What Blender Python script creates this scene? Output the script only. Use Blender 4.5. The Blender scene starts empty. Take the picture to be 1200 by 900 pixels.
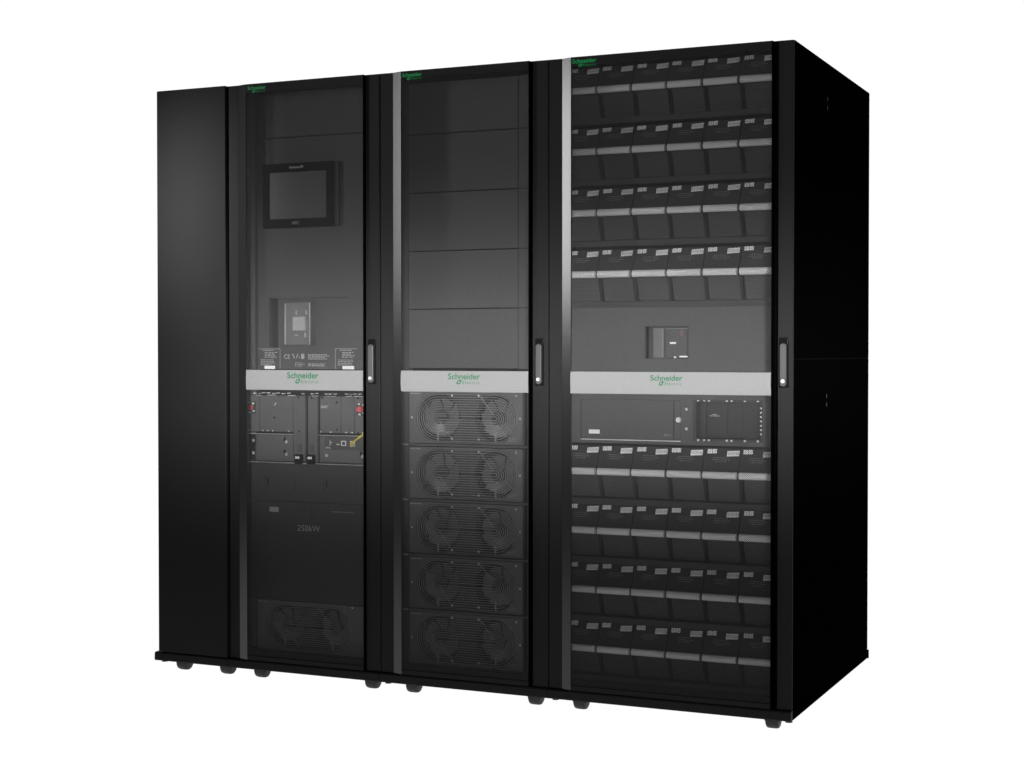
import bpy, bmesh, math, random
from mathutils import Vector, Matrix
random.seed(7)
S = bpy.context.scene
COL = S.collection
PI = math.pi

# ------------------------------------------------------------------ camera
cam = bpy.data.objects.new('camera', bpy.data.cameras.new('camera'))
COL.objects.link(cam)
yaw, pit = -0.4255, -0.0173
fw = Vector((math.sin(yaw)*math.cos(pit), math.cos(yaw)*math.cos(pit), math.sin(pit)))
rt = Vector((math.cos(yaw), -math.sin(yaw), 0)); up = rt.cross(fw)
cam.matrix_world = Matrix(((rt.x, up.x, -fw.x, 3.4142), (rt.y, up.y, -fw.y, -4.5427), (rt.z, up.z, -fw.z, 1.0813), (0, 0, 0, 1)))
cam.data.sensor_width = 36; cam.data.lens = 55.796
cam.data.shift_y = -0.00365; cam.data.shift_x = -0.0001
cam.data.clip_start = 0.05; cam.data.clip_end = 200
S.camera = cam

# ------------------------------------------------------------------ world, lamps, exposure
w = bpy.data.worlds.new('World'); S.world = w; w.use_nodes = True
bg = w.node_tree.nodes['Background']; bg.inputs[0].default_value = (1, 1, 1, 1); bg.inputs[1].default_value = 0.0
S.view_settings.view_transform = 'Standard'; S.view_settings.look = 'None'
S.view_settings.exposure = 0; S.view_settings.gamma = 1; S.view_settings.use_curve_mapping = False
S.render.film_transparent = False
try:
    S.cycles.max_bounces = 8; S.cycles.transparent_max_bounces = 16
    S.cycles.use_denoising = True
except Exception: pass

def area(name, loc, target, sx, sy, power, spread):
    l = bpy.data.lights.new(name, 'AREA'); l.shape = 'RECTANGLE'; l.size = sx; l.size_y = sy
    l.energy = power; l.spread = math.radians(spread)
    o = bpy.data.objects.new(name, l); COL.objects.link(o); o.location = loc
    d = Vector(target) - Vector(loc)
    o.rotation_euler = d.to_track_quat('-Z', 'Y').to_euler()
    return o
area('strip_softbox', (3.86, -5.04, 1.10), (1.47, 0, 1.05), 2.7, 0.46, 20.5, 10)
area('front_fill', (3.6, -5.4, 1.75), (2.0, 0, 1.78), 1.6, 0.5, 5.8, 28)
area('low_fill', (3.7, -5.4, 1.0), (1.25, 0, 0.40), 1.8, 0.5, 5.4, 36)
area('tall_softbox', (-0.72, -1.25, 1.88), (1.5, 0, 1.76), 0.22, 1.10, 5.2, 62)
area('side_softbox', (-0.70, -2.40, 1.68), (.10, 0, 1.60), 0.16, 0.55, 2.4, 15)

# ------------------------------------------------------------------ materials
def nodes(name):
    m = bpy.data.materials.new(name); m.use_nodes = True
    return m, m.node_tree.nodes, m.node_tree.links, m.node_tree.nodes['Principled BSDF']
def paint(name, col, rough=.5, spec=.3, metal=0., grain=.12, bump=.15, scale=420.):
    m, n, l, b = nodes(name)
    if not isinstance(col, tuple): col = (col, col, col)
    b.inputs['Roughness'].default_value = rough
    b.inputs['Specular IOR Level'].default_value = spec
    b.inputs['Metallic'].default_value = metal
    tc = n.new('ShaderNodeTexCoord'); nz = n.new('ShaderNodeTexNoise')
    nz.inputs['Scale'].default_value = scale; nz.inputs['Detail'].default_value = 2
    l.new(tc.outputs['Object'], nz.inputs['Vector'])
    if grain:
        mr = n.new('ShaderNodeMapRange'); mr.inputs['From Min'].default_value = .25; mr.inputs['From Max'].default_value = .75
        mr.inputs['To Min'].default_value = 1-grain*1.6; mr.inputs['To Max'].default_value = 1+grain*1.6
        l.new(nz.outputs['Fac'], mr.inputs['Value'])
        mx = n.new('ShaderNodeMix'); mx.data_type = 'RGBA'; mx.blend_type = 'MULTIPLY'
        mx.inputs['Factor'].default_value = 1; mx.inputs['A'].default_value = (*col, 1)
        l.new(mr.outputs['Result'], mx.inputs['B']); l.new(mx.outputs['Result'], b.inputs['Base Color'])
    else:
        b.inputs['Base Color'].default_value = (*col, 1)
    if bump:
        bp = n.new('ShaderNodeBump'); bp.inputs['Strength'].default_value = bump; bp.inputs['Distance'].default_value = .0006
        l.new(nz.outputs['Fac'], bp.inputs['Height']); l.new(bp.outputs['Normal'], b.inputs['Normal'])
    return m
M = {}
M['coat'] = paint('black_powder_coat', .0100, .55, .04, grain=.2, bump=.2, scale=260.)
M['shaded'] = paint('shaded_side_coat', .0008, .9, 0., grain=0, bump=0)  # cabinet coat with the shade of the unlit sides put into its colour
M['gap'] = paint('black_gap_shade', .001, .9, 0., grain=0, bump=0)  # near-black for latches; on door steps and gaps, shade put into colour
M['trim'] = paint('satin_trim', .008, .28, .4, .0, 0, .03)
M['silver'] = paint('silver_paint', .118, .6, .05, .0, .05, .05)
M['inner'] = paint('inner_panel_coat', .049, .6, .1)
M['inner2'] = paint('inner_dark_coat', .030, .6, .1)
M['deep'] = paint('deep_black', .004, .8, .1, grain=0, bump=0)
M['module'] = paint('module_coat', .072, .6, .1)
M['louvre'] = paint('louvre_plastic', .046, .5, .1)
M['plastic'] = paint('black_plastic', .024, .5, .1)
M['grip'] = paint('grey_handle_plastic', .42, .42, .4, 0, .05, .05)
M['white'] = paint('paper_label', .58, .7, .2, 0, 0, 0)
M['ink'] = paint('black_ink', .22, .7, .1, 0, 0, 0)
M['print'] = paint('grey_print', .23, .7, .1, 0, 0, 0)
M['dimprint'] = paint('dim_print', .14, .7, .1, 0, 0, 0)
M['green'] = paint('logo_green', (.0005, .060, .020), .5, .2, 0, 0, 0)
M['greenlit'] = paint('logo_bright_green', (.0, .23, .055), .5, .2, 0, 0, 0)
M['screen'] = paint('screen_glass', .060, .25, .1, 0, 0, 0)
M['bezel'] = paint('gloss_black_bezel', .004, .4, .0, 0, 0, 0)
M['steel'] = paint('bright_steel', .55, .35, .5, .6, 0, 0)
M['lever'] = paint('grey_lever', .034, .4, .4, 0, .05, .05)
M['breaker'] = paint('grey_breaker_plastic', .085, .5, .2, 0, .05, .05)
M['dullred'] = paint('faded_red_button', (.10, .06, .06), .5, .2, 0, 0, 0)
M['red'] = paint('red_switch', (.40, .050, .060), .5, .3, 0, 0, 0)
M['yellow'] = paint('yellow_cable', (.42, .35, .04), .5, .3, 0, 0, 0)
M['rubber'] = paint('caster_rubber', .012, .55, .25, grain=0, bump=0)
M['blade'] = paint('fan_blade_plastic', .068, .45, .4, 0, .05, .05)
M['wire'] = paint('grille_wire', .17, .5, .2, 0, 0, 0)

# perforated door sheet: staggered round holes punched right through
m, n, l, b = nodes('perforated_sheet')
b.inputs['Base Color'].default_value = (.024, .024, .024, 1); b.inputs['Roughness'].default_value = .55
b.inputs['Specular IOR Level'].default_value = .05
tc = n.new('ShaderNodeTexCoord'); mp = n.new('ShaderNodeMapping'); mp.vector_type = 'POINT'
mp.inputs['Rotation'].default_value = (0, math.radians(45), 0)
l.new(tc.outputs['Object'], mp.inputs['Vector'])
sep = n.new('ShaderNodeSeparateXYZ'); l.new(mp.outputs['Vector'], sep.inputs[0])
PITCH, RAD = .0039, .00170
def cell(sock):
    a = n.new('ShaderNodeMath'); a.operation = 'DIVIDE'; a.inputs[1].default_value = PITCH; l.new(sock, a.inputs[0])
    f = n.new('ShaderNodeMath'); f.operation = 'FRACT'; l.new(a.outputs[0], f.inputs[0])
    s = n.new('ShaderNodeMath'); s.operation = 'SUBTRACT'; s.inputs[1].default_value = .5; l.new(f.outputs[0], s.inputs[0])
    q = n.new('ShaderNodeMath'); q.operation = 'MULTIPLY'; l.new(s.outputs[0], q.inputs[0]); l.new(s.outputs[0], q.inputs[1])
    return q.outputs[0]
ad = n.new('ShaderNodeMath'); ad.operation = 'ADD'
l.new(cell(sep.outputs['X']), ad.inputs[0]); l.new(cell(sep.outputs['Z']), ad.inputs[1])
lt = n.new('ShaderNodeMath'); lt.operation = 'GREATER_THAN'; lt.inputs[1].default_value = (RAD/PITCH)**2
l.new(ad.outputs[0], lt.inputs[0])
l.new(lt.outputs[0], b.inputs['Alpha'])
M['perf'] = m
# added white sweep, no lamp: its made-up glow burns the background out to white
m, n, l, b = nodes('added_glow_sweep')
b.inputs['Base Color'].default_value = (0, 0, 0, 1); b.inputs['Specular IOR Level'].default_value = 0
b.inputs['Emission Color'].default_value = (1, 1, 1, 1); b.inputs['Emission Strength'].default_value = 1.02
M['sweep'] = m

# ------------------------------------------------------------------ mesh builder
class MB:
    def __init__(s): s.v, s.f, s.mi, s.sm = [], [], [], []
    def add(s, vs, fs, mi=0, smooth=False):
        o = len(s.v); s.v += [tuple(p) for p in vs]
        for f in fs: s.f.append(tuple(o+i for i in f)); s.mi.append(mi); s.sm.append(smooth)
        return s
    def box(s, x0, x1, y0, y1, z0, z1, mi=0, b=0.):
        if x0 > x1: x0, x1 = x1, x0
        if b <= 0:
            vs = [(x, y, z) for x in (x0, x1) for y in (y0, y1) for z in (z0, z1)]
            return s.add(vs, [(0,1,3,2),(4,6,7,5),(0,4,5,1),(2,3,7,6),(0,2,6,4),(1,5,7,3)], mi)
        b = min(b, (x1-x0)*.45, (y1-y0)*.45, (z1-z0)*.45)
        bm = bmesh.new(); bmesh.ops.create_cube(bm, size=1)
        for v in bm.verts: v.co = Vector(((x0+x1)/2+v.co.x*(x1-x0), (y0+y1)/2+v.co.y*(y1-y0), (z0+z1)/2+v.co.z*(z1-z0)))
        bmesh.ops.bevel(bm, geom=bm.edges[:], offset=b, segments=2, affect='EDGES', profile=.5)
        s.bm(bm, mi); bm.free(); return s
    def bm(s, bm, mi=0, smooth=False):
        bm.verts.ensure_lookup_table(); bm.verts.index_update()
        return s.add([v.co[:] for v in bm.verts], [tuple(v.index for v in f.verts) for f in bm.faces], mi, smooth)
    def prism(s, prof, x0, x1, mi=0, axis='x', smooth=False):
        # closed profile of (y,z) swept along x, or (x,y) swept along z
        k = len(prof)
        if axis == 'x': vs = [(x0, a, c) for a, c in prof]+[(x1, a, c) for a, c in prof]
        else: vs = [(a, c, x0) for a, c in prof]+[(a, c, x1) for a, c in prof]
        s.add(vs, [(i, (i+1) % k, k+(i+1) % k, k+i) for i in range(k)], mi, smooth)
        s.add(vs[:k], [tuple(range(k))], mi); s.add(vs[k:], [tuple(reversed(range(k)))], mi)
        return s
    def cyl(s, c, r, h, axis='y', n=20, mi=0, r2=None, smooth=True):
        r2 = r if r2 is None else r2
        A = {'x': (Vector((1,0,0)), Vector((0,1,0)), Vector((0,0,1))), 'y': (Vector((0,1,0)), Vector((0,0,1)), Vector((1,0,0))), 'z': (Vector((0,0,1)), Vector((1,0,0)), Vector((0,1,0)))}[axis]
        c = Vector(c); a = [c+A[1]*r*math.cos(2*PI*i/n)+A[2]*r*math.sin(2*PI*i/n) for i in range(n)]
        d = [c+A[0]*h+A[1]*r2*math.cos(2*PI*i/n)+A[2]*r2*math.sin(2*PI*i/n) for i in range(n)]
        s.add(a+d, [(i, (i+1) % n, n+(i+1) % n, n+i) for i in range(n)], mi, smooth)
        s.add(a, [tuple(reversed(range(n)))], mi); s.add(d, [tuple(range(n))], mi)
        return s
    def tube(s, path, r, mi=0, n=5, closed=False):
        P = [Vector(p) for p in path]; k = len(P); vs = []
        for i, p in enumerate(P):
            a = P[(i-1) % k] if (closed or i) else P[i]; c = P[(i+1) % k] if (closed or i < k-1) else P[i]
            t = (c-a).normalized(); u = t.cross(Vector((0, 1, .013))).normalized() if abs(t.y) < .95 else t.cross(Vector((1, 0, 0))).normalized()
            q = t.cross(u)
            vs += [p+(u*math.cos(2*PI*j/n)+q*math.sin(2*PI*j/n))*r for j in range(n)]
        fs = []
        for i in range(k if closed else k-1):
            for j in range(n):
                fs.append((i*n+j, i*n+(j+1) % n, ((i+1) % k)*n+(j+1) % n, ((i+1) % k)*n+j))
        s.add(vs, fs, mi, True)
        if not closed: s.add(vs[:n], [tuple(range(n))], mi); s.add(vs[-n:], [tuple(reversed(range(n)))], mi)
        return s
    def plate(s, x0, x1, z0, z1, y, t, holes, mi=0):
        # upright sheet with holes cut in it (loops of (x,z))
        loops = [[(x0, z0), (x1, z0), (x1, z1), (x0, z1)]]+holes
        bm = bmesh.new(); E = []
        for lp in loops:
            vv = [bm.verts.new((a, y, c)) for a, c in lp]
            E += [bm.edges.new((vv[i], vv[(i+1) % len(vv)])) for i in range(len(vv))]
        bmesh.ops.triangle_fill(bm, edges=E, use_beauty=True, use_dissolve=False, normal=(0, -1, 0))
        s.bm(bm, mi); bm.free()
        for lp in loops:
            k = len(lp)
            s.add([(a, y, c) for a, c in lp]+[(a, y+t, c) for a, c in lp], [(i, (i+1) % k, k+(i+1) % k, k+i) for i in range(k)], mi)
        return s
    def mesh(s, name, mats):
        me = bpy.data.meshes.new(name); me.from_pydata(s.v, [], s.f)
        for q in (mats if isinstance(mats, (list, tuple)) else [mats]): me.materials.append(M[q])
        for p, i, g in zip(me.polygons, s.mi, s.sm): p.material_index = i; p.use_smooth = g
        bm = bmesh.new(); bm.from_mesh(me); bmesh.ops.recalc_face_normals(bm, faces=bm.faces[:]); bm.to_mesh(me); bm.free()
        return me
    def build(s, name, mats, parent=None, label=None, loc=(0, 0, 0)):
        o = bpy.data.objects.new(name, s.mesh(name, mats)); COL.objects.link(o)
        o.parent = parent; o.location = loc
        if label: o['label'] = label
        return o
def empty(name, loc, label, cat, group):
    o = bpy.data.objects.new(name, None); COL.objects.link(o); o.location = loc
    o['label'] = label; o['category'] = cat; o['group'] = group
    return o
def copy_tree(o, parent, off):
    c = o.copy(); COL.objects.link(c); c.parent = parent
    c.location = Vector(o.location)+Vector(off)
    for ch in [k for k in bpy.data.objects if k.parent == o and k != c]: copy_tree(ch, c, (0, 0, 0))
    return c
def rect(x0, x1, z0, z1): return [(x0, z0), (x1, z0), (x1, z1), (x0, z1)]
def circ(cx, cz, r, n=40): return [(cx+r*math.cos(2*PI*i/n), cz+r*math.sin(2*PI*i/n)) for i in range(n)]
def track(xl, xr, cz, r, n=14):
    return [(xr+r*math.cos(a), cz+r*math.sin(a)) for a in [-PI/2+PI*i/n for i in range(n+1)]]+[(xl+r*math.cos(a), cz+r*math.sin(a)) for a in [PI/2+PI*i/n for i in range(n+1)]]

def text_to(mb, s, x, y, z, size, mi=0, width=None, bold=0., spacing=1., depth=.0006, rot=0.):
    # writes s onto an upright face at depth y, its baseline starting at (x, z)
    cu = bpy.data.curves.new('writing', 'FONT'); cu.body = s; cu.size = 1; cu.offset = bold; cu.space_character = spacing
    cu.resolution_u = 3
    ob = bpy.data.objects.new('writing', cu); COL.objects.link(ob)
    bpy.context.view_layer.update()
    dg = bpy.context.evaluated_depsgraph_get()
    me = bpy.data.meshes.new_from_object(ob.evaluated_get(dg))
    xs = [v.co.x for v in me.vertices]
    k = size; kx = k if width is None else width/(max(xs)-min(xs))
    x0 = min(xs)
    vs = []
    for v in me.vertices:
        a, c = (v.co.x-x0)*kx, v.co.y*k
        vs.append((x+a*math.cos(rot)-c*math.sin(rot), y-depth, z+a*math.sin(rot)+c*math.cos(rot)))
    mb.add(vs, [tuple(p.vertices) for p in me.polygons], mi)
    bpy.data.objects.remove(ob); bpy.data.curves.remove(cu); bpy.data.meshes.remove(me)
    return mb
def logo(parent, x0, x1, zbase, y, mat):
    # two-line maker's lettering with the leaf-loop emblem under the n
    W = x1-x0; mb = MB()
    text_to(mb, 'Schneider', x0, y, zbase, W*.232, 0, W, .012)
    text_to(mb, 'Electric', x0+W*.45, y, zbase-W*.135, W*.125, 0, W*.53, -.004, 1.25)
    cx, cz, k = x0+W*.335, zbase-W*.075, W
    ring = [(-.075,-.055),(-.03,-.075),(.035,-.06),(.07,-.01),(.075,.04),(.03,.055),(-.03,.04),(-.07,-.01)]
    hole = [(a*.50-.002, c*.50-.004) for a, c in ring]
    n_ = len(ring)
    mb.add([(cx+a*k, y-.0006, cz+c*k) for a, c in ring]+[(cx+a*k, y-.0006, cz+c*k) for a, c in hole], [(i, (i+1) % n_, n_+(i+1) % n_, n_+i) for i in range(n_)])
    mb.add([(cx+a*k, y-.0006, cz+c*k) for a, c in [(.05,.03),(.075,.03),(.080,.062),(.058,.062)]], [(0,1,2,3)])
    return mb.build('lettering', mat, parent)
def bars(mb, x0, x1, z0, z1, y, rows, mi=0, fill=.5, ragged=True):
    # lines of print too small to read
    p = (z1-z0)/rows
    for i in range(rows):
        z = z1-p*(i+1); x = x0; xe = x1-(random.random()*.35*(x1-x0) if ragged else 0)
        while x < xe:
            wd = min(random.uniform(.004, .014), xe-x)
            mb.add([(x, y, z), (x+wd, y, z), (x+wd, y, z+p*fill), (x, y, z+p*fill)], [(0,1,2,3)], mi); x += wd+.0022
    return mb

# ------------------------------------------------------------------ setting: added glowing white sweep
FZ = -.0405
mb = MB(); prof = [(-1.4, FZ), (1.9, FZ)]+[(1.9+1.0*math.sin(a), FZ+1.0-1.0*math.cos(a)) for a in [PI/2*i/14 for i in range(1, 15)]]+[(2.9, 4.2)]
for i in range(len(prof)-1):
    (a, b_), (c, d_) = prof[i], prof[i+1]
    mb.add([(-5, a, b_), (5, a, b_), (5, c, d_), (-5, c, d_)], [(0,1,2,3)], 0, True)
fl = mb.build('floor', 'sweep'); fl['kind'] = 'structure'

# ------------------------------------------------------------------ cabinet pieces
H, DEP = 1.990, 1.0524
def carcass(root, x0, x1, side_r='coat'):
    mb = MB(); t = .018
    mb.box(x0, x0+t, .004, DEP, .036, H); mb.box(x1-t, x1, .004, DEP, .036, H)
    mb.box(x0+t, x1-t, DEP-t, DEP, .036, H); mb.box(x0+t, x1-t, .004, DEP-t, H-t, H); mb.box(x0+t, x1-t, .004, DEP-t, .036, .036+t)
    return mb.build('body', 'shaded', root)
def plinth(root, x0, x1):
    # rounded bottom rail along the foot of the cabinet, deep as the cabinet
    prof = [(-.012, .008), (-.009, .005), (DEP, .005), (DEP, .0345), (-.004, .0345), (-.008, .0335), (-.011, .030)]
    fr = [q if q[0] < 1 else (.010, q[1]) for q in prof]
    mb = MB().prism(fr, x0+.0008, x1-.0008)
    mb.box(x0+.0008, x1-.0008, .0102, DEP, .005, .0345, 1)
    return mb.build('plinth', ['coat', 'shaded'], root)
def caster(root, x, r=0.):
    y = .085
    mb = MB()
    prof = [(-.0195, .0), (-.0195, .0245), (-.0170, .0285), (-.0110, .0300), (.0110, .0300), (.0170, .0285), (.0195, .0245), (.0195, 0)]
    R = 24; vs = []; fs = []
    for j in range(R):
        a = 2*PI*j/R
        for px_, pr_ in prof: vs.append((x+px_, y+pr_*math.cos(a), FZ+.030+pr_*math.sin(a)))
    k = len(prof)
    for j in range(R):
        for i in range(k-1): fs.append((j*k+i, j*k+i+1, ((j+1) % R)*k+i+1, ((j+1) % R)*k+i))
    wv = MB().add(vs, fs, 0, True)
    zb = FZ+.024
    u = [(-.0235, zb), (-.0235, .0045), (.0235, .0045), (.0235, zb), (.0205, zb), (.0205, .0030), (-.0205, .0030), (-.0205, zb)]
    mb.add([(x+a, y-.017, c) for a, c in u]+[(x+a, y+.019, c) for a, c in u], [(k_, (k_+1) % 8, 8+(k_+1) % 8, 8+k_) for k_ in range(8)]+[(0, 1, 6, 7), (1, 2, 5, 6), (2, 3, 4, 5), (15, 14, 9, 8), (14, 13, 10, 9), (13, 12, 11, 10)])
    o = mb.build('caster', 'rubber', root)
    wv.build('wheel', 'rubber', o)
def foot(root, x, y=.03, mat='steel'):
    MB().cyl((x, y, -.0035), .010, .0083, 'z', 12).cyl((x, y, -.0055), .0115, .002, 'z', 6, 0, None, False).build('levelling_foot', mat, root)

def door(root, xl, xr, s0, s1, mR, gR, hx, logos, ztop_hdr, mat_strip='trim'):
    """framed perforated door; plan: flat stile, bevel rising to a proud perforated sheet, step back, groove, handle stile"""
    z0, z1, P = .0375, H-.001, -.012
    mb = MB()
    bt = .003
    # left stile and bevel as one folded section
    mb.prism([(xl+.001, .003), (xl+.001+bt, 0), (s0-.002, 0), (s0, -.0008), (s0+.004, .022), (xl+.001, .022)], z0, z1, 0, 'z')
    # right stile
    mb.prism([(gR, .022), (gR, .002), (gR+.002, 0), (xr-.0035, 0), (xr-.0010, .0022), (xr-.001, .022)], z0, z1, 0, 'z')
    # top header and bottom rail, proud like the sheet
    mb.box(s1, mR, P, .012, ztop_hdr, z1); mb.box(s1, mR, P, .012, z0, .052)
    mb.box(s1, mR, P+.003, .010, .0525, .070)
    # right wall stepping back and groove
    mb.box(mR, gR, .018, .022, z0, z1, 1); mb.box(mR-.002, mR+.0008, P, .018, z0, z1, 1)
    d = mb.build('door', ['coat', 'gap'], root)
    MB().prism([(s0+.0005, -.0012), (s1, P), (s1+.0003, P+.010), (s0+.005, P+.022)], z0, z1, 0, 'z').build('side_trim', mat_strip, d)
    sh = MB(); sh.add([(s1, P+.002, .070), (mR-.002, P+.002, .070), (mR-.002, P+.002, ztop_hdr), (s1, P+.002, ztop_hdr)], [(0,1,2,3)])
    sh.build('perforated_panel', 'perf', d)
    # silver band bowed slightly forward
    bz0, bz1 = .9565, 1.0235
    bp = [(P+.0015, bz0), (P-.001, bz0)]+[(P-.001-.0028*math.sin(PI*t/10), bz0+(bz1-bz0)*t/10) for t in range(1, 10)]+[(P-.001, bz1), (P+.0015, bz1)]
    MB().prism(bp, s1, mR-.002, 0, 'x').build('silver_band', 'silver', d)
    logo(d, logos[0], logos[1], logos[2], P-.0046, 'green')
    logo(d, logos[3], logos[4], logos[5], P-.0008, 'greenlit')
    # swing handle: dark dish, lever, lock button
    hb = MB().box(hx-.0145, hx+.0145, -.0022, .004, .979, 1.126, 0, .0015)
    hb.add([(hx+.0135, -.0032, 1.124), (hx+.0155, -.0045, 1.124), (hx+.0085, -.0045, 1.098), (hx+.0068, -.0032, 1.098)], [(0,1,2,3)], 1)
    h = hb.build('handle', ['bezel', 'lever'], d)
    lv = MB(); prof = [(hx-.0095, .984), (hx-.0095+.004, .981), (hx+.0055, .981), (hx+.0095, .984)]
    pts = [(hx+.0093*math.cos(a), .9925+.0093*math.sin(a)) for a in [PI+PI*i/10 for i in range(11)]]+[(hx+.0093*math.cos(a), 1.0995+.0093*math.sin(a)) for a in [PI*i/10 for i in range(11)]]
    k = len(pts)
    lv.add([(a, -.003, c) for a, c in pts]+[(a, -.0115, c) for a, c in pts]+[(hx+(a-hx)*.8, -.013, 1.046+(c-1.046)*.985) for a, c in pts],
           [(i, (i+1) % k, k+(i+1) % k, k+i) for i in range(k)]+[(k+i, k+(i+1) % k, 2*k+(i+1) % k, 2*k+i) for i in range(k)], 0)
    lv.add([(hx+(a-hx)*.8, -.013, 1.046+(c-1.046)*.985) for a, c in pts], [tuple(range(k))], 0)
    lv.build('lever', 'lever', d)
    MB().cyl((hx, -.0129, .9985), .0062, -.004, 'y', 16, 0, .0052).build('lock_button', 'steel', d)
    return d

# ---- fan module shared by two cabinets
def fan_module(root, name, x0, x1, z0, z1, y, cl, cr, cz, R, texts=True):
    fm = MB().plate(x0, x1, z0, z1, y, .004, [track(cl, cr, cz, R)])
    fm.box(x0, x1, y+.0042, y+.30, z0, z0+.003).box(x0, x1, y+.0042, y+.30, z1-.003, z1).box(x0, x0+.003, y+.0042, y+.30, z0+.003, z1-.003).box(x1-.003, x1, y+.0042, y+.30, z0+.003, z1-.003)
    fm.box(x0+.003, x1-.003, y+.12, y+.124, z0+.003, z1-.003, 1)
    o = fm.build(name, ['module', 'deep'], root)
    g = MB(); N = 10
    for i in range(N):
        r = .006+(R-.003-.006)*i/(N-1)
        g.tube([(a, y+.003, c) for a, c in track(cl, cr, cz, r, 12)], .00125, 0, 4, True)
    g.tube([(cl+.006, y+.0048, cz-.01), (cl+.055, y+.0048, cz-R*.93)], .0018, 0, 4)
    g.tube([(cr-.006, y+.0048, cz+.01), (cr-.055, y+.0048, cz+R*.93)], .0018, 0, 4)
    for c_ in (cl, cr):
        g.box(c_-.003, c_+.003, y+.0046, y+.0062, cz-R+.004, cz-R*.55)
    g.build('grille', 'wire', o)
    for c_ in (cl, cr):
        rf = min(R*.98, (cr-cl)/2-.004)
        f = MB(); ph = random.random()*.9
        # housing: square plate with a round throat
        f.plate(c_-(cr-cl)/2+.0006, c_+(cr-cl)/2-.0006, cz-R-.001, cz+R+.001, y+.015, .030, [circ(c_, cz, rf, 36)], 0)
        f.cyl((c_, y+.026, cz), .024, .03, 'y', 24, 0)
        for b_ in range(7):
            a0 = 2*PI*b_/7+ph; vs = []
            for i in range(7):
                rr = .0235+(rf*.82-.0235)*i/6; sweep = a0+.25*(i/6)
                for e, yy in ((-.30, .030), (0., .037), (.32, .050)):
                    wdt = e*(.024+.6*(rr-.024))/rr*1.95
                    vs.append((c_+rr*math.cos(sweep+wdt), y+yy, cz+rr*math.sin(sweep+wdt)))
            f.add(vs, [(i*3+j, i*3+j+1, i*3+j+4, i*3+j+3) for i in range(6) for j in range(2)], 1, True)
        f.build('fan', ['inner2', 'blade'], o)
    if texts:
        t = MB(); text_to(t, 'APC', x1-.052, y-.0006, z0+.010, .020, 0, .036, .01); t.build('lettering', 'dimprint', o)
        t = MB(); bars(t, x0+.005, x0+.045, z1-.0085, z1-.0045, y-.0012, 1, 0, .8, False); t.build('printed_line', 'print', o)
    return o
def screw(parent, x, y, z, r=.0038, mat='steel'):
    mb = MB(); mb.cyl((x, y, z), r, -.0022, 'y', 12, 0, r*.7); return mb.build('screw', mat, parent)

GR = 'cabinets joined in one black row'
# ================================================================== 1 narrow plain cabinet
X = [0., .2916, .8826, 1.4798, 2.2531]
c1 = empty('power_cabinet', (0, 0, FZ), 'narrow plain black cabinet without a door at the end of the row', 'cabinet', GR)
root = bpy.data.objects.new
def at0(c):   # parts are modelled in place; the cabinet's own base point stays at its foot
    return c
carcass(c1, X[0]+.001, X[1]-.001)
mb = MB(); mb.box(X[0]+.004, .2880, -.011, .020, .0375, H+.0005, 0, .0025); mb.box(X[0]+.0005, X[0]+.0038, -.007, .022, .0375, H-.001, 0, .001)
mb.build('front_panel', 'coat', c1)
plinth(c1, X[0]-.015, X[1])
caster(c1, .045); caster(c1, .229); foot(c1, -.001, .03, 'rubber')

# ================================================================== 2 control cabinet
c2 = empty('power_cabinet', (0, 0, FZ), 'black cabinet with a dark touch screen behind its perforated door', 'cabinet', GR)
carcass(c2, X[1]+.001, X[2]-.001); plinth(c2, X[1], X[2]); caster(c2, .370); caster(c2, .808)
door(c2, X[1], X[2], .3344, .3718, .8275, .8288, .8523, (.5370, .6590, .9965, .3805, .4525, 1.9690), 1.958)
Y = .06; xa, xb = .3715, .846
# recessed margin rail beside the panels
MB().box(.3097, .3590, Y+.002, Y+.03, .070, 1.970).build('mounting_rail', 'inner', c2)
MB().box(xa, xb, Y, Y+.02, 1.8135, 1.966, 0, .0015).box(.5361, .690, Y-.004, Y-.0005, 1.9685, 1.9780, 1).build('blanking_panel', ['inner', 'print'], c2)
p = MB().plate(xa, xb, 1.0255, 1.8105, Y, .02, [rect(.4170, .7240, 1.0990, 1.2680)])
p.box(.405, .736, Y+.055, Y+.06, 1.09, 1.28, 0); p.box(.405, .417, Y+.0202, Y+.0548, 1.09, 1.28, 1); p.box(.7242, .736, Y+.0202, Y+.0548, 1.09, 1.28, 1); p.box(.417, .7242, Y+.0202, Y+.0548, 1.268, 1.28, 1)
front = p.build('display_panel', ['inner', 'inner2'], c2)
# breaker in the opening
b = MB().box(.4740, .5700, Y+.018, Y+.0545, 1.108, 1.253, 0, .002).box(.4700, .4745, Y+.012, Y+.05, 1.110, 1.250, 1).box(.5655, .5690, Y+.0165, Y+.0178, 1.110, 1.250, 1)
br = b.build('circuit_breaker', ['breaker', 'print'], c2)
MB().box(.506, .558, Y+.004, Y+.0178, 1.156, 1.2045, 0, .003).build('toggle', 'print', br)
for a, c_, z0, z1 in ((.512, .518, 1.211, 1.226), (.551, .557, 1.211, 1.226), (.509, .521, 1.139, 1.144), (.546, .553, 1.134, 1.150)):
    MB().box(a, c_, Y+.0155, Y+.0176, z0, z1).build('marking', 'print', br)
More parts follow.
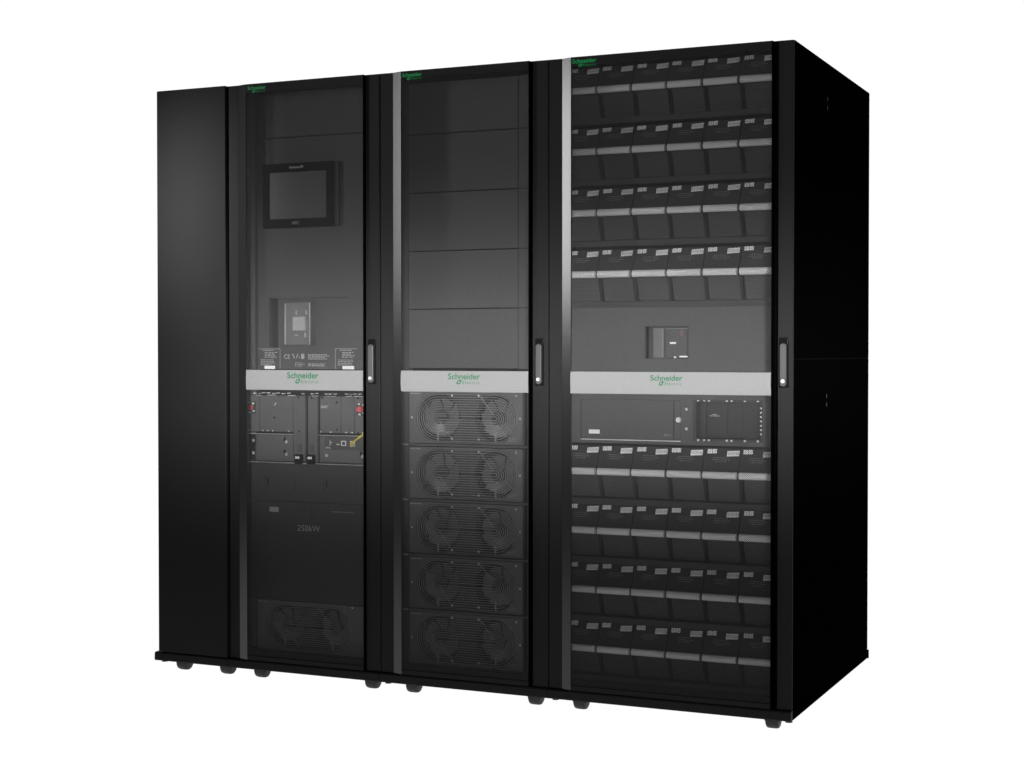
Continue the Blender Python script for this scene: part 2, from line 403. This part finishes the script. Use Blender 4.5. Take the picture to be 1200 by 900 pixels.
# touch screen
d = MB().plate(.4048, .6795, 1.5050, 1.7220, .040, .008, [rect(.4280, .6550, 1.5345, 1.6925)]).box(.4048, .6795, .0482, .0598, 1.505, 1.722)
d.box(.6797, .6990, .0475, .0598, 1.5065, 1.7205, 1, .002)
dp = d.build('touch_display', ['bezel', 'plastic'], c2)
MB().box(.4282, .6548, .0452, .0478, 1.5347, 1.6923).build('screen', 'screen', dp)
t = MB(); text_to(t, 'Symmetra PX', .5115, .0395, 1.7035, .0125, 0, .056, .01); t.build('lettering', 'grip', dp); t = MB(); text_to(t, 'APC', .5205, .0395, 1.5145, .0150, 0, .031, .0); t.build('lettering', 'print', dp)
# rating label strip
s_ = MB().box(xa+.0005, .7625, Y-.0015, Y-.0003, 1.0258, 1.0962)
st = s_.build('rating_label', 'inner', c2)
q = MB(); yy = Y-.0022
for a, c_ in ((.3735, .4610), (.6790, .7615)):
    q.add([(a, yy, 1.0940), (c_, yy, 1.0940), (c_, yy, 1.0955), (a, yy, 1.0955)], [(0,1,2,3)])
    e = c_ if a < .5 else a
    q.add([(e-.0008, yy, 1.026), (e+.0008, yy, 1.026), (e+.0008, yy, 1.0955), (e-.0008, yy, 1.0955)], [(0,1,2,3)])
    bars(q, a+.018, c_-.020, 1.0885, 1.0925, yy, 1, 0, .7); bars(q, a+.026, c_-.008, 1.065, 1.0865, yy, 4, 0, .5); bars(q, a+.010, c_-.012, 1.0395, 1.0615, yy, 4, 0, .45)
bars(q, .572, .657, 1.059, 1.0785, yy, 4, 0, .6); bars(q, .5719, .666, 1.036, 1.048, yy, 2, 0, .5); bars(q, .520, .562, 1.036, 1.051, yy, 3, 0, .35)
text_to(q, 'CE', .4770, yy+.0006, 1.0615, .0205, 0, .024, .012)
q.add([(.5085, yy, 1.078), (.5125, yy, 1.078), (.5215, yy, 1.063), (.5175, yy, 1.062)], [(0,1,2,3)]); q.add([(.524, yy, 1.062), (.527, yy, 1.062), (.534, yy, 1.078), (.530, yy, 1.078)], [(0,1,2,3)]); q.add([(.537, yy, 1.063), (.541, yy, 1.062), (.5345, yy, 1.072)], [(0,1,2)])
q.add([(.545, yy, 1.061), (.5575, yy, 1.061), (.5575, yy, 1.078), (.545, yy, 1.078)], [(0,1,2,3)])
q.build('print', 'print', st)
for a, c_ in ((.3992, .4404), (.7072, .7509)): MB().box(a, c_, Y-.003, Y-.0018, 1.0262, 1.0372).build('sticker', 'white', st)
# control electronics tray
Yc = Y
k = MB().box(.3100, xb, Yc+.012, Yc+.04, .7080, .9500, 1)
for a, c_ in ((.3115, .3755), (.3785, .5100), (.5125, .5585), (.5700, .6065), (.6175, .6985), (.7005, .7505), (.7525, xb)):
    lo = .812 if (c_ < .511 or a > .61) else .712
    k.box(a, c_, Yc, Yc+.0118, lo, .9350, 0, .0012)
k.box(.3110, .5100, Yc+.002, Yc+.0118, .7120, .8000, 0, .001).box(.6150, xb, Yc+.002, Yc+.0118, .7120, .8000, 0, .001)
ct = k.build('control_tray', ['module', 'deep'], c2)
e = MB().box(.3110, .5110, Yc-.004, Yc+.0018, .8025, .8050).box(.6145, xb, Yc-.004, Yc+.0018, .8025, .8050).box(.3110, xb, Yc-.006, Yc+.0118, .7050, .7080)
e.build('tray_edge', 'print', ct)
x = .330
while x < .80:
    wd = random.uniform(.006, .016); zz = .9415+random.uniform(-.001, .0015)
    if random.random() < .8: MB().box(x, x+wd*.55, Yc-.002, Yc+.010, zz, zz+.003, 0).build('terminal', 'grip', ct)
    if random.random() < .5: MB().box(x, x+wd*2.0, Yc+.002, Yc+.010, zz-.0072, zz-.0055, 0).build('terminal_marking', 'grip', ct)
    x += wd+.007
x = .330
while x < .80:
    wd = random.uniform(.006, .014)
    if not .505 < x < .612 and random.random() < .6: MB().box(x, x+wd*.5, Yc-.0022, Yc-.0003, .8135, .8165).build('terminal', 'grip', ct)
    x += wd+.009
for a, c_, z0, z1 in ((.4365, .4405, .902, .9055), (.440, .444, .907, .9105), (.622, .650, .901, .9025), (.622, .645, .896, .8972)):
    MB().box(a, c_, Yc-.0015, Yc-.0002, z0, z1).build('marking', 'grip', ct)
for a, z_ in ((.626, .930), (.6830, .9150), (.6835, .824), (.5330, .9300), (.585, .9290), (.765, .9300), (.765, .8130), (.4370, .86), (.535, .815)): MB().cyl((a, Yc-.0002, z_), .0033, -.0012, 'y', 10).build('mounting_hole', 'gap', ct)
for a, z_ in ((.3500, .7797), (.4828, .7784), (.3498, .7370), (.4826, .7361), (.6420, .7791), (.6419, .7359), (.7803, .7759), (.7803, .7354)): screw(ct, a, Yc+.0018, z_, .0058)
for a in (.475, .7725):
    for z_ in (.783, .741): MB().box(a, a+.004, Yc-.003, Yc+.0018, z_-.004, z_+.010).build('clip', 'deep', ct)
for a, z_ in ((.3435, .8933), (.7770, .8935)):
    sw = MB().box(a-.015, a+.017, Yc-.0042, Yc-.0002, z_-.021, z_+.021, 0, .001)
    for dx, dz in ((.010, .014), (.012, -.012), (-.006, .017), (-.004, -.017)): sw.box(a+dx-.004, a+dx+.004, Yc-.0056, Yc-.0044, z_+dz-.003, z_+dz+.003, 1)
    sp = sw.build('power_switch', ['inner2', 'grip'], c2)
    MB().cyl((a, Yc-.0044, z_), .0100, -.012, 'y', 20, 0, .0092).build('red_knob', 'red', sp)
for a in (.5370, .5855):
    lt_ = MB().box(a-.016, a+.016, Yc-.012, Yc-.0002, .7045, .7375, 0, .004).box(a-.008, a+.008, Yc-.0036, Yc-.0002, .745, .772, 1)
    lo = lt_.build('latch', ['gap', 'lever'], c2)
    MB().box(a-.009, a+.007, Yc-.0145, Yc-.0122, .7225, .7305, 0, .001).build('tab', 'white', lo)
ne = MB().box(.6370, xb, Yc-.004, Yc+.0018, .7560, .8000, 0, .001)
net = ne.build('network_card', 'inner', c2)
pt = MB().plate(.7020, .7215, .7700, .7870, Yc-.0058, .0015, [rect(.7055, .7180, .7700+.0025, .7835)]).box(.6590, .6610, Yc-.006, Yc-.0042, .770, .787).box(.6590, .6680, Yc-.006, Yc-.0042, .779, .781).box(.684, .696, Yc-.006, Yc-.0042, .7725, .776)
pt.plate(.7370, .7560, .7680, .7870, Yc-.0058, .0015, [rect(.7400, .7530, .7715, .7835)])
bars(pt, .643, .662, .7600, .7660, Yc-.0045, 2, 0, .6)
pt.build('port', 'grip', net)
MB().box(.7405, .7525, Yc-.014, Yc-.0042, .7695, .7825, 0, .002).tube([(.7465, Yc-.012, .776), (.7490, Yc-.020, .7785), (.7640, Yc-.022, .7880), (.7900, Yc-.018, .8080), (.815, Yc-.010, .832)], .0032, 0, 8).build('patch_cable', 'yellow', net)
# lower cover with two recessed plates and the power rating
lw = MB().box(.3100, xb, Y, Y+.02, .5760, .7020, 0, .0012)
for a, c_, z0, z1 in ((.3985, .5150, .6130, .6612), (.6325, .7560, .6150, .6612)):
    lw.plate(a-.004, c_+.004, z0-.004, z1+.004, Y-.002, .0018, [rect(a, c_, z0, z1)], 0)
    lw.box(a+.010, a+.0125, Y-.0035, Y-.0005, z0+.014, z1-.008, 1)
lw.build('cover_plate', ['inner2', 'deep'], c2)
mb = MB().box(.3100, xb, Y, Y+.02, .2370, .5740, 0, .0012).box(.5555, .5860, Y-.003, Y-.0005, .5145, .5600, 0, .001)
pw = mb.build('rating_cover', 'inner2', c2)
t = MB(); text_to(t, '250kW', .5279, Y-.0004, .4770, .0290, 0, .0900, 0); t.build('lettering', 'print', pw)
MB().box(.4169, .4530, Y-.0015, Y-.0003, .5375, .5545).build('sticker', 'print', pw)
t = MB(); bars(t, .6606, .7448, .5455, .5500, Y-.0012, 1, 0, .7, False); t.build('printed_line', 'dimprint', pw)
fm = fan_module(c2, 'fan_module', .3655, xb, .0650, .2345, Y, .4744, .6611, .1500, .0740)
screw(fm, .7419, Y, .2274)
MB().box(.3100, xb, Y-.030, Y+.02, .0540, .0625).build('shelf', 'inner2', c2)

# ================================================================== 3 power module cabinet
c3 = empty('power_cabinet', (0, 0, FZ), 'black cabinet holding five twin fan power modules in its lower half', 'cabinet', GR)
carcass(c3, X[2]+.001, X[3]-.001); plinth(c3, X[2], X[3]); caster(c3, .9629); caster(c3, 1.4024); foot(c3, .895, .03, 'rubber'); foot(c3, 1.492, .03, 'lever')
door(c3, X[2], X[3], .9319, .9667, 1.4188, 1.4252, 1.4500, (1.1391, 1.2522, .9975, .9719, 1.0440, 1.9700), 1.968)
Y = .08
MB().box(.9000, .9440, Y+.002, Y+.03, .040, 1.965).build('mounting_rail', 'inner2', c3)
rr = MB().box(1.3410, 1.440, Y+.003, Y+.03, 1.030, 1.965)
for z_ in (1.796, 1.605, 1.414, 1.2245): rr.box(1.3410, 1.440, Y+.0022, Y+.0029, z_-.0012, z_+.0012, 1)
rr.build('side_cover', ['inner', 'gap'], c3)
zs = [1.965, 1.7958, 1.6052, 1.4142, 1.2245, 1.030]
for i in range(5):
    MB().box(.9460, 1.3396, Y, Y+.02, zs[i+1]+.0018, zs[i]-.0018, 0, .0015).build('blanking_panel', 'inner', c3)
first = None
for i in range(5):
    dz = -.1813*i
    if True:
        first = fan_module(c3, 'power_module', .9470, 1.3560, .7855+dz, .9545+dz, Y, 1.0507, 1.2585, .8690+dz, .0790)
        for a, z_ in ((1.1045, .9425), (1.2006, .9427), (1.3338, .9430), (.9570, .8690), (1.3473, .8705), (1.1044, .8010), (1.2005, .8010)): screw(first, a, Y, z_+dz, .0036)
    sh = MB().box(.9200, 1.420, Y-.010, Y+.30, .7765+dz, .7840+dz, 0, .001)
    sf = sh.build('shelf', 'inner', c3)
    MB().box(.9190, .9470, Y-.0115, Y-.0102, .7785+dz, .7815+dz).build('printed_line', 'print', sf)
MB().box(1.3575, 1.3696, Y+.012, Y+.05, .050, .9560).build('side_slot', 'gap', c3)
MB().box(1.3715, 1.440, Y, Y+.03, .050, .9560).build('mounting_rail', 'inner2', c3)

# ================================================================== 4 battery cabinet
c4 = empty('power_cabinet', (0, 0, FZ), 'widest black cabinet filled with rows of battery modules', 'cabinet', GR)
carcass(c4, X[3]+.001, X[4]-.003); plinth(c4, X[3], X[4]); caster(c4, 1.5576); caster(c4, 2.1751); foot(c4, 2.236, .03, 'lever')
door(c4, X[3], X[4], 1.5259, 1.5593, 2.1924, 2.2070, 2.2255, (1.8206, 1.9215, .9978, 1.5647, 1.6440, 1.9690), 1.967)
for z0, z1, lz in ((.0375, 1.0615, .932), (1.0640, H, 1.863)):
    sp = MB().box(X[4]-.0028, X[4], .010, DEP, z0, z1).build('side_panel', 'shaded', c4)
    MB().box(X[4]+.0002, X[4]+.0012, .4145, .4205, lz+.007, lz+.020, 0).box(X[4]+.0002, X[4]+.0012, .4145, .4205, lz-.020, lz-.007, 0).build('latch', 'coat', sp)
MB().box(X[4]-.0024, X[4]-.0004, .012, DEP, 1.0617, 1.0638).build('seam_strip', 'bezel', c4)
MB().box(X[4]-.003, X[4]+.004, DEP+.0005, DEP+.006, .0050, .0350).build('rear_skirt', 'shaded', c4)

# one battery module, modelled about the handle of its own left edge
PW = .1135
def battery(root):
    w1 = PW-.0022
    mb = MB()
    mb.prism([(.098, .0800), (.064, .012), (.064, -.006), (.074, -.010), (.300, -.010), (.300, .0800)], .0011, w1)
    n_ = 11; pr_ = [(.072, -.0102)]
    for i in range(n_):
        t0, t1 = i/n_, (i+.55)/n_
        y0, z0 = .072+.026*t0, -.012-.068*t0; y1, z1 = .072+.026*t1, -.012-.068*t1
        pr_ += [(y0, z0), (y1, z1), (y1+.0042, z1-.0003), (y1+.0050, -.012-.068*(i+1)/n_+.0004)]
    pr_ += [(.100, -.0805), (.300, -.0805), (.300, -.0102)]
    mb.box(.0011, .0128, .104, .300, -.0805, -.0102, 1)
    o = mb.build('battery_module', ['plastic', 'deep'], root)
    MB().prism(pr_, .0130, w1-.0006, 0).build('louvre', 'louvre', o)
    h = MB(); pf = [(.0575+.0095*math.cos(a)*.9, .0015+.0108*math.sin(a)) for a in [2*PI*i/16 for i in range(16)]]
    h.prism(pf, .0044, PW-.0044, 0, 'x', True)
    h.build('handle', 'grip', o)
    # things lying on the sloped face: u along x, v up the slope
    ny, nz = -.0680/.0760, .034/.0760
    def on(u, v, e=.0008): return (u, .064+.034*v/.068+ny*e, .012+v+nz*e*.5)
    def quad(m_, u0, u1, v0, v1, mi=0, e=.0008, tilt=0.): m_.add([on(u0, v0, e), on(u1, v0+tilt, e), on(u1, v1+tilt, e), on(u0, v1, e)], [(0,1,2,3)], mi)
    a = MB()
    quad(a, .0080, .0225, .0530, .0655); quad(a, .0240, .0365, .0535, .0660)
    for u in (.0110, .0285): quad(a, u, u+.005, .0565, .0590, 1, .0011); quad(a, u+.002, u+.008, .0610, .0625, 1, .0011)
    a.build('label', ['white', 'ink'], o)
    a = MB(); quad(a, .0695, .1070, .0450, .0610, 0, .0008, .0020)
    u = .0720
    while u < .1040:
        wd = random.uniform(.0006, .0020); quad(a, u, u+wd, .0490, .0585, 1, .0011, .0010); u += wd+random.uniform(.0008, .0020)
    a.build('barcode_label', ['white', 'ink'], o)
    a = MB()
    for j, (ua, ub) in enumerate(((.030, .072), (.026, .080), (.036, .066))):
        u = ua; v = .0400-.0060*j
        while u < ub:
            wd = random.uniform(.003, .009); quad(a, u, u+wd, v, v+.0016, 0, .0010); u += wd+.0018
    a.build('print', 'dimprint', o)
    return o
rows = [1.894, 1.704, 1.5135, 1.323, .711, .5265, .342, .157]
proto = None
for r_, hz in enumerate(rows):
    for c_ in range(6):
        xx = 1.504+PW*c_
        if proto is None: proto = battery(c4); proto.location = (xx, 0, hz)
        else:
            bt_ = copy_tree(proto, c4, Vector((xx, 0, hz))-proto.location)
            bt_.location.x += random.uniform(-.0004, .0004)
            for ch in bt_.children:
                if 'label' in ch.name: ch.location = (random.uniform(-.0014, .0014), 0, 0)
    sh = MB().box(1.4995, 2.2320, .0780, .40, hz-.1020, hz-.0835, 0, .0015)
    sh.build('shelf', 'inner2', c4)
MB().box(2.1870, 2.2330, .060, .30, .045, .795).box(2.1870, 2.2330, .060, .30, 1.24, 1.985).build('inner_side', 'inner2', c4)
# perforated cover with the breaker window
Y = .08
bx0, bx1, bz0, bz1 = 1.7680, 1.9080, 1.0635, 1.1620
cv = MB().plate(1.4995, 2.2320, 1.0100, 1.2400, Y, .015, [rect(bx0, bx1, bz0, bz1)])
cv.build('breaker_cover', 'inner', c4)
b = MB().box(bx0+.0010, bx1-.0025, Y+.034, Y+.07, bz0+.001, bz1-.001, 0)
b.box(1.7900, 1.8250, Y+.012, Y+.0338, bz0+.002, bz1-.004, 1, .002).box(1.8050, 1.8240, Y+.006, Y+.0118, bz0+.006, bz1-.008, 1, .002)
b.box(1.8270, 1.9020, Y+.022, Y+.0338, bz0+.002, bz1-.010, 2, .001).box(1.8090, 1.9020, Y+.020, Y+.026, bz1-.0085, bz1-.0045, 1)
bk = b.build('circuit_breaker', ['inner2', 'breaker', 'inner'], c4)
MB().box(1.8430, 1.8615, Y+.018, Y+.0218, 1.1085, 1.1140).build('marking', 'white', bk)
MB().box(1.8745, 1.8990, Y+.018, Y+.0218, 1.0675, 1.0720).build('marking', 'white', bk)
MB().cyl((1.8590, Y+.0218, 1.0675), .0032, -.003, 'y', 10).build('indicator', 'grip', bk)
MB().box(1.8470, 1.8620, Y+.017, Y+.0218, 1.133, 1.148, 0, .002).build('push_button', 'lever', bk)
a = MB().box(1.8745, 1.8890, Y+.017, Y+.0218, 1.133, 1.149, 0, .002); a.build('push_button', 'dullred', bk)
# middle drawer level: switch box and card cage
pn = MB().plate(1.4995, 2.2320, .8000, .9950, Y, .012, [rect(1.5555, 1.8850, .8128, .9370), rect(1.9232, 2.1405, .8120, .9395)])
mid = pn.build('equipment_panel', 'inner', c4)
sb = MB().box(1.5562, 1.8843, Y+.003, Y+.08, .8136, .9362, 0, .0015).box(1.5562, 1.8850, Y-.002, Y-.0004, .8098, .8124, 1).box(1.8610, 1.8624, Y+.0012, Y+.0028, .816, .934, 2)
swb = sb.build('switch_box', ['inner', 'grip', 'gap'], c4)
MB().box(1.5828, 1.6186, Y+.0010, Y+.0027, .8289, .8415).build('sticker', 'white', swb)
MB().cyl((1.8790, Y+.0028, .8767), .0085, -.012, 'y', 18, 0, .0075).build('knob', 'grip', swb)
t = MB(); text_to(t, 'APC', 1.828, Y+.0026, .8230, .0135, 0, .026, .005); t.build('lettering', 'dimprint', swb)
screw(mid, 1.9026, Y, .9097, .0050); screw(mid, 1.9027, Y, .8498, .0050)
cg = MB().plate(1.9236, 2.1401, .8124, .9391, Y+.004, .10, [rect(1.9320, 2.1310, .8200, .9320)]).box(1.9236, 2.1401, Y+.105, Y+.11, .8124, .9391)
for a, c_ in ((1.9370, 1.9560), (1.9580, 2.0210), (2.0230, 2.0700), (2.0720, 2.1260)): cg.box(a, c_, Y+.030, Y+.034, .8225, .9290, 1, .001)
cage = cg.build('card_cage', ['inner2', 'plastic'], c4)
t = MB()
for a in (1.9390, 1.9580, 1.9730, 2.0290, 2.0440, 2.0850, 2.1250):
    t.cyl((a, Y+.004, .8162), .0033, -.0022, 'y', 10)
    t.box(a-.003, a+.003, Y+.0015, Y+.0038, .9340, .9375)
t.box(1.975, 1.990, Y+.0275, Y+.0295, .893, .8945); t.box(1.968, 1.998, Y+.0275, Y+.0295, .8885, .8900)
for i in range(7): t.box(2.1325, 2.1372, Y+.0015, Y+.0038, .835+.013*i, .8395+.013*i)
t.build('card_fastener', 'grip', cage)
MB().box(1.4995, 2.2320, .070, .30, .0545, .0735).build('sill', 'inner2', c4)

# cabinets keep their base point at the foot: shift each part by the same amount so nothing moves
for c_ in (c1, c2, c3, c4):
    bx = {c1: .145, c2: .587, c3: 1.181, c4: 1.866}[c_]
    base = Vector((bx, .5, FZ)); c_.location = base
    for ch in [k_ for k_ in bpy.data.objects if k_.parent == c_]: ch.location = Vector(ch.location)-base
